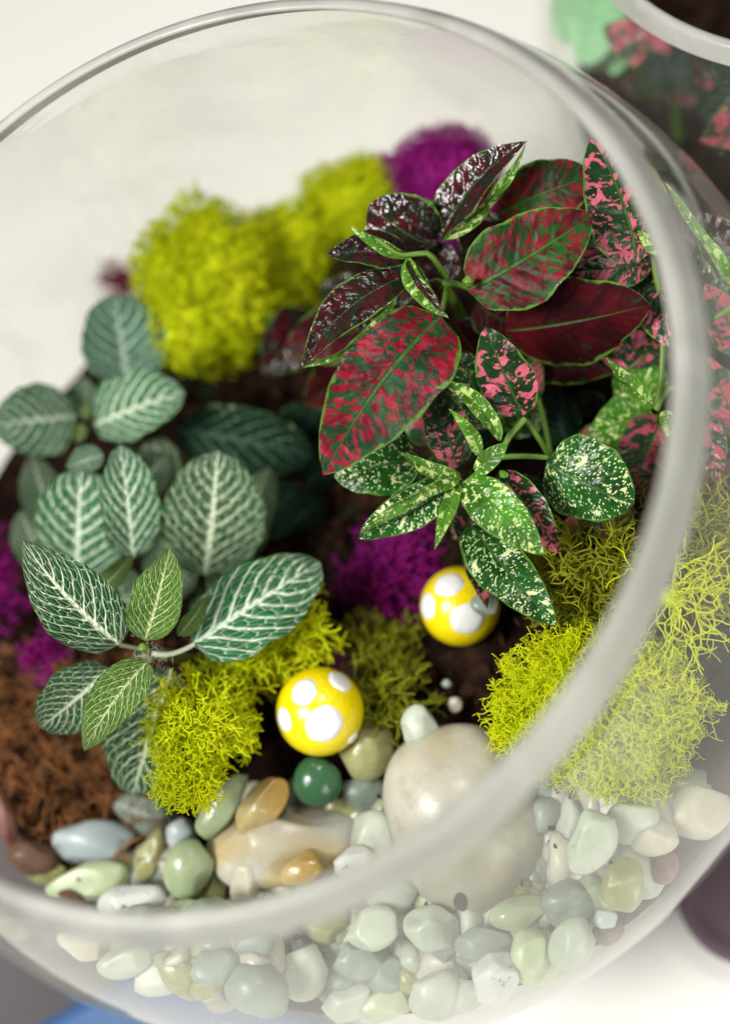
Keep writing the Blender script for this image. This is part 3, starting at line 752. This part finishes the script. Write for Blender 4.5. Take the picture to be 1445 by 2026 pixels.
for i in range(1500):
    if i < 1500:
        px, py = RNG.uniform(-60, 330), RNG.uniform(1280, 1790)
    else:
        px, py = RNG.uniform(200, 1300), RNG.uniform(700, 1480)
    p = Pz(px, py, SOILZ); hh = abs(RNG.normal()) * .005
    for _ in range(4): p = Pz(px, py, soil_z(p[0], p[1]) + hh)
    if np.hypot(*p[:2]) > rmax - .004: continue
    dr = unit(np.append(RNG.normal(size=2), RNG.normal() * .35)); pts = [p]
    Ls = RNG.uniform(.0008, .0022)
    for _ in range(5):
        dr = unit(dr + RNG.normal(size=3) * .35); pts.append(pts[-1] + dr * Ls)
    fp.append((np.array(pts), RNG.uniform(.00008, .00028)))
V, F = tubes(fp, 4); tag(mesh('coconut_fibre', V, F, FIBM), kind='stuff')
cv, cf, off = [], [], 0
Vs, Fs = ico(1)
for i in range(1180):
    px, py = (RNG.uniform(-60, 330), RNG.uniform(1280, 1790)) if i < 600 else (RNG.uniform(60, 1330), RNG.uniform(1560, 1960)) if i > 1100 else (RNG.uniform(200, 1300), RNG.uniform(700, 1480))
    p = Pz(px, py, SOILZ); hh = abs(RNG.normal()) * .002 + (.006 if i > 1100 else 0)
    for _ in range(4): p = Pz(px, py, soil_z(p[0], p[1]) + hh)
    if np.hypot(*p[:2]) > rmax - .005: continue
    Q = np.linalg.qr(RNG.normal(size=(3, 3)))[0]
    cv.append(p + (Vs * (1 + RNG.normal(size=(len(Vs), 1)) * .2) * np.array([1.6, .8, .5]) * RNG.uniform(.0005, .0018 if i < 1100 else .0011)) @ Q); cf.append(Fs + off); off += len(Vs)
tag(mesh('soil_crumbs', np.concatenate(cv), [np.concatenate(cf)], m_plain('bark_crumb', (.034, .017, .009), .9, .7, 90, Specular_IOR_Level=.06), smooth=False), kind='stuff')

# ------------------------------------------------------------------ mushrooms
CAPM = m_plain('yellow_lacquer', (.84, .66, .004), .26, .10, 90, bump=.0005, Coat_Weight=.5, Coat_Roughness=.1)
DOTM = m_plain('white_lacquer', (.78, .78, .78), .34, .10, 260, bump=.0006, Coat_Weight=.3)
STKM = m_plain('cream_lacquer', (.72, .68, .55), .4, .05, 60)
def mushroom(px, py, d, rpx, dots, label, tilt=(0, 0)):
    c = P(px, py, d); r = rpx * d / KP
    root = empty('mushroom', (c[0], c[1], SOILZ), label, 'mushroom', 'yellow toy mushrooms')
    up = unit(np.array([tilt[0], tilt[1], 1.0]))
    def surf(v):                                    # egg shaped cap, drawn in below
        z = v @ up
        s = np.where(z > 0, 1.0 + .06 * z, 1.0 - .30 * z * z)
        return v * s[..., None] * r
    Vs, Fs = ico(4)
    mesh('cap', c + surf(Vs), Fs, CAPM, root)
    for (dx, dy, a) in dots:
        ray = unit(P(dx, dy, d) - CAMP); oc = CAMP - c
        b = ray @ oc; q = b * b - (oc @ oc - (r * 1.02) ** 2)
        h = oc + ray * (-b - math.sqrt(max(q, 0.0)))
        n = unit(h); e1 = unit(np.cross(n, [.3, .5, .8])); e2 = np.cross(n, e1)
        ang = a * d / KP / r
        VV = [n]
        k, m = 5, 28
        lift = []
        for i in range(1, k + 1):
            for j in range(m):
                t = 2 * math.pi * j / m; aa = ang * i / k * (1 + .05 * math.sin(2 * t + dx) + .03 * math.sin(5 * t))
                VV.append(unit(n * math.cos(aa) + (e1 * math.cos(t) + e2 * math.sin(t)) * math.sin(aa)))
        VV = np.array(VV); S = surf(VV); lf = np.full(len(VV), .00035); lf[-m:] = -.0001; lf[-2 * m:-m] = .0003
        S = S + VV * lf[:, None]
        F3 = np.array([(0, 1 + j, 1 + (j + 1) % m) for j in range(m)])
        F4 = grid_faces(k, m, 1, True)
        mesh('spot', c + S, [F4, F3], DOTM, root)
    pr = [(.0, c[2] - r * .5), (r * .34, c[2] - r * .5), (r * .36, (c[2] + SOILZ) / 2), (r * .42, SOILZ - .003), (.0, SOILZ - .003)]
    V, F = lathe(pr, (c[0], c[1], 0), 20); mesh('stalk', V, F, STKM, root)
mushroom(635, 1408, .262, 87, [(642, 1434, 38), (602, 1368, 28), (674, 1346, 27), (562, 1424, 24), (700, 1462, 15)], 'yellow toy mushroom with white dots nearer the camera beside the dark green pebble')
mushroom(912, 1200, .270, 79, [(888, 1156, 29), (926, 1226, 34), (846, 1200, 26), (968, 1160, 20)], 'yellow toy mushroom with white dots farther back half hidden by the cream splashed leaf')

# ------------------------------------------------------------------ pebbles
ST = {
 'mint': m_stone('stone_mint', (0.386, 0.454, 0.353), (0.538, 0.571, 0.479)),
 'pale': m_stone('stone_pale', (0.470, 0.538, 0.420), (0.622, 0.647, 0.554), speck=.4),
 'white': m_stone('stone_white', (0.588, 0.613, 0.588), (0.672, 0.672, 0.647), speck=.8),
 'lime': m_stone('stone_lime', (0.437, 0.512, 0.302), (0.538, 0.596, 0.403), rough=.4),
 'green': m_stone('stone_green', (0.302, 0.378, 0.210), (0.403, 0.462, 0.294), rough=.2),
 'grey': m_stone('stone_grey', (0.185, 0.227, 0.185), (0.302, 0.353, 0.302)),
 'olive': m_stone('stone_olive', (0.252, 0.252, 0.084), (0.370, 0.370, 0.185), rough=.25),
 'amber': m_stone('stone_amber', (0.420, 0.260, 0.059), (0.521, 0.428, 0.218), rough=.18),
 'dark': m_stone('stone_dark_green', (0.029, 0.101, 0.042), (0.046, 0.139, 0.063), rough=.15, sss=.1),
 'quartz': m_stone('stone_quartz', (0.487, 0.479, 0.420), (0.554, 0.538, 0.470), vein=(0.504, 0.386, 0.168), rough=.3, scale=45),
 'beige': m_stone('stone_beige', (0.336, 0.319, 0.244), (0.554, 0.529, 0.445), rough=.36, scale=30, vein=(0.420, 0.370, 0.235), sss=.5),
 'cream': m_stone('stone_cream', (0.554, 0.521, 0.403), (0.622, 0.588, 0.487), speck=.3),
 'brown': m_stone('bark_brown', (0.084, 0.038, 0.021), (0.185, 0.092, 0.050), rough=.7, sss=0),
 'flake': m_stone('inclusion_dark', (0.017, 0.008, 0.007), (0.034, 0.017, 0.012), rough=.7, sss=0),
 'rust': m_stone('stone_rust', (0.143, 0.050, 0.038), (0.210, 0.092, 0.063), rough=.5),
 'blue': m_stone('stone_blue_grey', (0.353, 0.420, 0.437), (0.487, 0.538, 0.538)),
}
def stone_verts(seed, sub=3, flat=5):
    r = np.random.default_rng(seed)
    V, F = ico(sub); V = V.copy()
    for _ in range(flat * 2):
        n = unit(r.normal(size=3)); h = r.uniform(.66, .95)
        e = V @ n - h
        V = V - np.where(e > 0, e * .9, 0)[:, None] * n
    k = r.normal(size=(3, 3)) * 2.2
    V = V * (1 + .05 * np.sin(V @ k[0] + 1) + .04 * np.sin(V @ k[1] * 1.6))[:, None]
    return V / np.abs(V).max(0), F
def pebble(px, py, z, lx, ly, ang, kind, label=None, name='pebble', thick=.75, sub=3, seed=None, cat='pebble', group='polished pebbles in the big bowl', flat=5):
    c = Pz(px, py, z); d = dep(c); s = d / KP / 2
    a = math.radians(ang)
    e1 = from_cam((math.cos(a), math.sin(a), 0)); e2 = from_cam((-math.sin(a), math.cos(a), 0)); e3 = from_cam((0, 0, 1))
    if kind == 'dark': flat = 1
    V, F = stone_verts(seed if seed is not None else int(px * 7 + py), sub, flat)
    V = c + V[:, :1] * e1 * lx * s + V[:, 1:2] * e2 * ly * s + V[:, 2:] * e3 * min(lx, ly) * s * thick
    ctr = np.array([0, 0, ZC])
    for _ in range(6):                              # keep it inside the wall
        q = V - ctr; dd = np.linalg.norm(q, axis=1); k = dd.argmax()
        if dd[k] < R - .0018: break
        mv = -q[k] / dd[k] * (dd[k] - R + .0022); V = V + mv; c = c + mv
    o = mesh(name, V, F, ST[kind], origin=c)
    if label: tag(o, label, cat, group)
    return o
BZ = .094
PEB = [
 (192, 1672, .093, 180, 105, -4, 'blue', 'broad pale blue green pebble beside the soil at left'),
 (176, 1746, .097, 178, 80, 10, 'lime', 'long pale lime pebble at lower left with a pointed end'),
 (262, 1790, .098, 148, 84, 8, 'white', 'white speckled pebble tucked against the rim at lower left'),
 (298, 1610, .090, 150, 84, -12, 'grey', 'dull grey green pebble in shade below the front nerve plant'),
 (298, 1692, .094, 112, 60, 68, 'olive', 'narrow yellow olive pebble between the lime and the green pebble'),
 (358, 1648, .095, 66, 60, 60, 'blue', 'small blue grey pebble behind the glossy green pebble'),
 (372, 1720, .100, 122, 98, 62, 'green', 'glossy green pebble with a facet in the lower left heap'),
 (440, 1592, .101, 155, 66, 58, 'green', 'long shiny green pebble standing beside the amber pebble'),
 (516, 1594, .101, 140, 82, 48, 'amber', 'shiny amber orange pebble above the big quartz stone'),
 (628, 1546, .098, 98, 102, 0, 'dark', 'round dark green pebble in front of the near mushroom'),
 (420, 1768, .092, 100, 55, 70, 'olive', 'dark olive pebble in the gap left of the quartz stone'),
 (486, 1740, .096, 112, 66, 78, 'cream', 'upright cream pebble leaning on the quartz stone'),
 (368, 1806, .096, 110, 50, 6, 'lime', 'pale yellow pebble half under the rim at lower left'),
 (700, 1706, .100, 84, 60, 20, 'white', 'small white pebble peeping over the rim by the boulder'),
 (600, 1722, .097, 100, 70, 30, 'amber', 'honey coloured pebble in front of the quartz stone'),
 (52, 1778, .096, 90, 48, -15, 'olive', 'small olive pebble at the bottom of the soil by the rim'),
 (738, 1838, .097, 118, 88, 25, 'pale', 'pale white green pebble just below the rim in the middle'),
 (852, 1838, .096, 118, 96, -10, 'mint', 'mint pebble with bright facet below the boulder'),
 (1172, 1662, .104, 150, 96, 62, 'pale', 'pale mint teardrop pebble under the big lime moss ball'),
 (1234, 1752, .098, 112, 84, 75, 'olive', 'pale olive pebble right of the teardrop pebble'),
 (1140, 1878, .099, 114, 86, 60, 'mint', 'grey mint oval pebble next to the cream and yellow one'),
 (1052, 1892, .098, 112, 88, 70, 'lime', 'cream and yellow pebble between white and grey mint ones'),
 (986, 1944, .101, 118, 96, 55, 'white', 'bright white pebble lowest in the heap'),
 (864, 1980, .095, 120, 108, 20, 'mint', 'speckled mint pebble left of the bright white one'),
 (962, 1866, .094, 124, 64, 5, 'grey', 'flat grey pebble above the bright white one'),
 (1030, 1806, .095, 128, 66, 12, 'green', 'flat greenish pebble at the foot of the boulder'),
 (1128, 1785, .093, 120, 96, 40, 'grey', 'cloudy grey pebble below the teardrop pebble'),
 (1208, 1850, .093, 66, 50, 30, 'brown', 'brown bark bit among the pebbles at lower right'),
 (1200, 1818, .096, 52, 44, 20, 'blue', 'tiny blue grey pebble on the brown bark bit'),
 (712, 1898, .092, 124, 90, -10, 'grey', 'grey green pebble under the pale one in the middle'),
 (764, 1930, .089, 90, 80, 10, 'grey', 'dark grey pebble left of the speckled mint pebble'),
 (600, 1922, .095, 104, 118, 10, 'pale', 'rounded pale pebble below the rim in the middle'),
 (330, 1935, .105, 160, 90, 20, 'pale', 'pale angular pebble against the front glass at lower left'),
 (478, 1990, .086, 100, 58, 5, 'white', 'white pebble at the bottom edge by the blue folder'),
 (768, 2012, .088, 120, 70, 8, 'lime', 'yellow green pebble at the bottom edge'),
 (780, 1762, .093, 118, 90, 30, 'mint', 'grey mint pebble left of the boulder below the rim'),
 (726, 1482, .094, 110, 132, 0, 'olive', 'grey olive pebble right of the near mushroom'),
 (832, 1442, .097, 84, 106, 0, 'mint', 'pale mint pebble touching the top left of the boulder'),
 (738, 1652, .096, 92, 104, 0, 'mint', 'mint pebble between quartz stone and boulder'),
 (1252, 1622, .096, 110, 90, 30, 'mint', 'cloudy mint pebble under the right side of the moss ball'),
 (1385, 1610, .084, 150, 130, 20, 'cream', 'large cream stone behind the glass at the right'),  # added stone shape, cream in place of a pale reflection on the glass
 (1316, 1716, .088, 70, 60, 40, 'rust', 'rust orange pebble near the right side of the glass'),
 (720, 1570, .090, 90, 80, 20, 'grey', 'dark grey pebble right of the dark green one'),
 (425, 1950, .098, 110, 80, -30, 'mint', 'mint pebble behind the pale angular pebble'),
 (545, 1830, .093, 120, 90, 10, 'mint', 'cloudy mint pebble under the rim at lower middle'),
 (640, 1825, .093, 110, 80, -20, 'olive', 'sandy pebble under the rim at lower middle'),
 (440, 1850, .090, 120, 80, 15, 'grey', 'grey pebble under the rim left of the middle'),
 (520, 1920, .091, 90, 90, 0, 'blue', 'blue grey pebble left of the rounded pale pebble'),
 (690, 1985, .090, 110, 84, 15, 'mint', 'mint pebble at the bottom edge right of the white one'),
 (920, 2020, .093, 120, 80, 0, 'pale', 'pale pebble cut by the bottom edge below the white one'),
 (250, 1900, .111, 120, 70, 15, 'mint', 'dim mint pebble against the lower left glass'),
 (165, 1865, .112, 110, 60, -25, 'cream', 'cream pebble against the lower left glass under the rim'),
 (1110, 1960, .094, 100, 60, 35, 'lime', 'yellowish pebble at the lower right under the grey mint one'),
 (1290, 1650, .093, 110, 90, 0, 'cream', 'cream pebble between moss ball and rust pebble'),
]
for k, q in enumerate(PEB):
    pebble(*q)
pebble(560, 1672, .092, 310, 190, 6, 'quartz', 'big white quartz stone with orange stains in the pebble heap', 'stone', thick=.7, sub=4, cat='stone', group='large stones')
pebble(925, 1622, .088, 325, 410, 8, 'beige', 'large smooth beige boulder crossed by the rim', 'stone', thick=.9, sub=4, flat=0, seed=5, cat='stone', group='large stones')
pebble(6, 1620, .101, 44, 120, 12, 'rust', 'blurred red brown stone at the left picture edge', 'stone', cat='stone', group='large stones')
pebble(48, 1712, .100, 110, 70, -20, 'brown', 'brown bark chunk on the soil at lower left', 'bark_chunk', thick=.6, cat='bark', group='bark chunks')
pebble(142, 1782, .100, 70, 34, -25, 'brown', 'small brown bark piece beside the white speckled pebble', 'bark_chunk', thick=.6, cat='bark', group='bark chunks')
pebble(913, 1787, .112, 30, 44, 15, 'flake', 'dark brown inclusion at the foot of the boulder', 'bark_chunk', thick=.5, sub=2, cat='bark', group='bark chunks')  # dark inclusion of the boulder, built as a separate piece
pebble(902, 1392, .090, 30, 38, 0, 'beige', 'white soil grain above the boulder', 'soil_grain', sub=2, cat='grain', group='white grains in the soil')
pebble(884, 1352, .089, 22, 18, 0, 'grey', 'tiny pale grain farther up the soil above the boulder', 'soil_grain', sub=2, cat='grain', group='white grains in the soil')
pebble(4, 1256, .088, 26, 26, 0, 'white', 'white soil grain at the left picture edge', 'soil_grain', sub=2, cat='grain', group='white grains in the soil')
pebble(960, 1195, .105, 60, 50, 0, 'grey', 'grey bead tucked behind the far mushroom', 'pebble', sub=2)

# gravel filling the bed under the named pebbles
gv, gf, gm, off = [], [], [], 0
gk = ['mint', 'beige', 'grey', 'green', 'cream', 'olive', 'grey', 'beige']
shapes = [stone_verts(900 + i, 2) for i in range(8)]
cnt = 0
while cnt < 420:
    px, py = RNG.uniform(60, 1480), RNG.uniform(1540, 2120)
    if py < 1560 + 140 * (px < 500) : continue
    c = Pz(px, py, RNG.uniform(.078, .087))
    if np.linalg.norm(c - np.array([0, 0, ZC])) > R - .011: continue
    Vs, Fs = shapes[cnt % 8]; Q = np.linalg.qr(RNG.normal(size=(3, 3)))[0]
    gv.append(c + (Vs * np.array([.0085, .0066, .0052]) * RNG.uniform(.75, 1.15)) @ Q); gf.append(Fs + off); off += len(Vs)
    gm += [RNG.integers(len(gk))] * len(Fs); cnt += 1
cnt = 0
while cnt < 90:                                     # the pile leans up against the front left wall
    px, py = RNG.uniform(60, 520), RNG.uniform(1830, 2000)
    c = Pz(px, py, RNG.uniform(.084, .106))
    if np.linalg.norm(c - np.array([0, 0, ZC])) > R - .010: cnt += .02; continue
    Vs, Fs = shapes[int(cnt) % 8]; Q = np.linalg.qr(RNG.normal(size=(3, 3)))[0]
    gv.append(c + (Vs * np.array([.0080, .0062, .0050]) * RNG.uniform(.75, 1.1)) @ Q); gf.append(Fs + off); off += len(Vs)
    gm += [RNG.integers(len(gk))] * len(Fs); cnt += 1
tag(mesh('gravel', np.concatenate(gv), [np.concatenate(gf)], [ST[k] for k in gk], mi=gm), kind='stuff')

# ------------------------------------------------------------------ planting in the second bowl
def leaf3(parent, c, direction, L, wd, kind, nrm):
    """leaf placed by world position"""
    t = unit(direction); B = np.asarray(c, float); T = B + t * L
    leafw(parent, B, T, wd, kind, nrm)
def leafw(parent, B, T, wd, kind, nrm):
    def px(p):
        q = M3.T @ (p - CAMP); return (IW / 2 + KP * q[0] / -q[2], IH / 2 - KP * q[1] / -q[2]), -q[2]
    (b, db), (t, dt) = px(B), px(T)
    leaf(parent, b, t, wd * KP / ((db + dt) / 2), (db, dt), kind, roll=nrm)
z2 = .056
rr2 = math.sqrt((R2 - .003) ** 2 - (z2 - ZC * R2 / R) ** 2)
X = rr[:40] * 0
rg = np.linspace(0, 1, 24)[:, None]
X = B2[0] + rg * rr2 * np.cos(th); Y = B2[1] + rg * rr2 * np.sin(th); Z = z2 + RNG.normal(size=X.shape) * .001
Vt = [np.stack([X, Y, Z], -1).reshape(-1, 3)]
for k in range(1, 7):
    z = z2 - (z2 - .012) * k / 6; q = math.sqrt((R2 - .003) ** 2 - (z - ZC * R2 / R) ** 2)
    Vt.append(np.stack([B2[0] + q * np.cos(th[0]), B2[1] + q * np.sin(th[0]), np.full(na, z)], 1))
tag(mesh('soil', np.concatenate(Vt), grid_faces(30, na, 0, True), soil_m), kind='structure')
def bush(name, hub, kinds, n, spread, label, L=(.02, .032)):
    base = np.array([hub[0], hub[1], z2 - .003])
    root = empty(name, tuple(base), label, 'plant')
    stem(root, [base, (base + hub) / 2 + np.array([.002, .001, 0]), hub], .0016, .0012)
    for i in range(n):
        a = i * 2.4; el = RNG.uniform(-.2, .7)
        dr = np.array([math.cos(a) * math.cos(el), math.sin(a) * math.cos(el), math.sin(el)])
        st = hub - np.array([0, 0, 1]) * RNG.uniform(0, spread)
        LL = RNG.uniform(*L)
        leafw(root, st, st + dr * LL, LL * .6, kinds[i % len(kinds)], 0)
def at2(x, y, z):
    return np.array([B2[0] + x, B2[1] + y, z])
bush('polka_dot_plant', at2(-.040, -.020, .092), 'qKdbq', 18, .02, 'pink and dark leaved plant at the left inside the second bowl')
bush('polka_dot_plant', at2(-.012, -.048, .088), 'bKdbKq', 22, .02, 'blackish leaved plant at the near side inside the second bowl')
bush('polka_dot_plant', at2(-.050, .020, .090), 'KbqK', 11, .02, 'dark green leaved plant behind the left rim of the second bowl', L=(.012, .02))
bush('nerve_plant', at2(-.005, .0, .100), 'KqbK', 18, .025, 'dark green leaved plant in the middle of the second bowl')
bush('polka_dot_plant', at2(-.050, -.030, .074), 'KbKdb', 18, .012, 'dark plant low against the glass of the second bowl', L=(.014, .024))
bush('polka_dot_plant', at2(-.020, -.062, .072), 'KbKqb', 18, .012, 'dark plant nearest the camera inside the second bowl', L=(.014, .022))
GRN = m_under('pale_green_leaf', (.25, .55, .27), (.32, .62, .33), .5)
def leaf_m2(): pass
_old = leaf_m
def leaf_m(k):
    return (GRN, GRN) if k == 'G' else _old(k)
root = empty('leafy_plant', tuple(np.array([*P(1150, 40, .34)[:2], .0])), 'pale green leafy sprig standing left of the second bowl', 'plant')
hub = P(1170, 60, .32)
stem(root, [np.array(root.location), (np.array(root.location) + hub) / 2 + np.array([0, .004, 0]), hub], .0014, .001)
leaf(root, (1190, -60), (1160, 130), 110, (.325, .318), 'G', p=.45, q=.45)
leaf(root, (1150, -40), (1120, 90), 90, (.33, .325), 'G', p=.45, q=.45)
leaf(root, (1215, -10), (1215, 150), 80, (.335, .325), 'G', p=.45, q=.45)
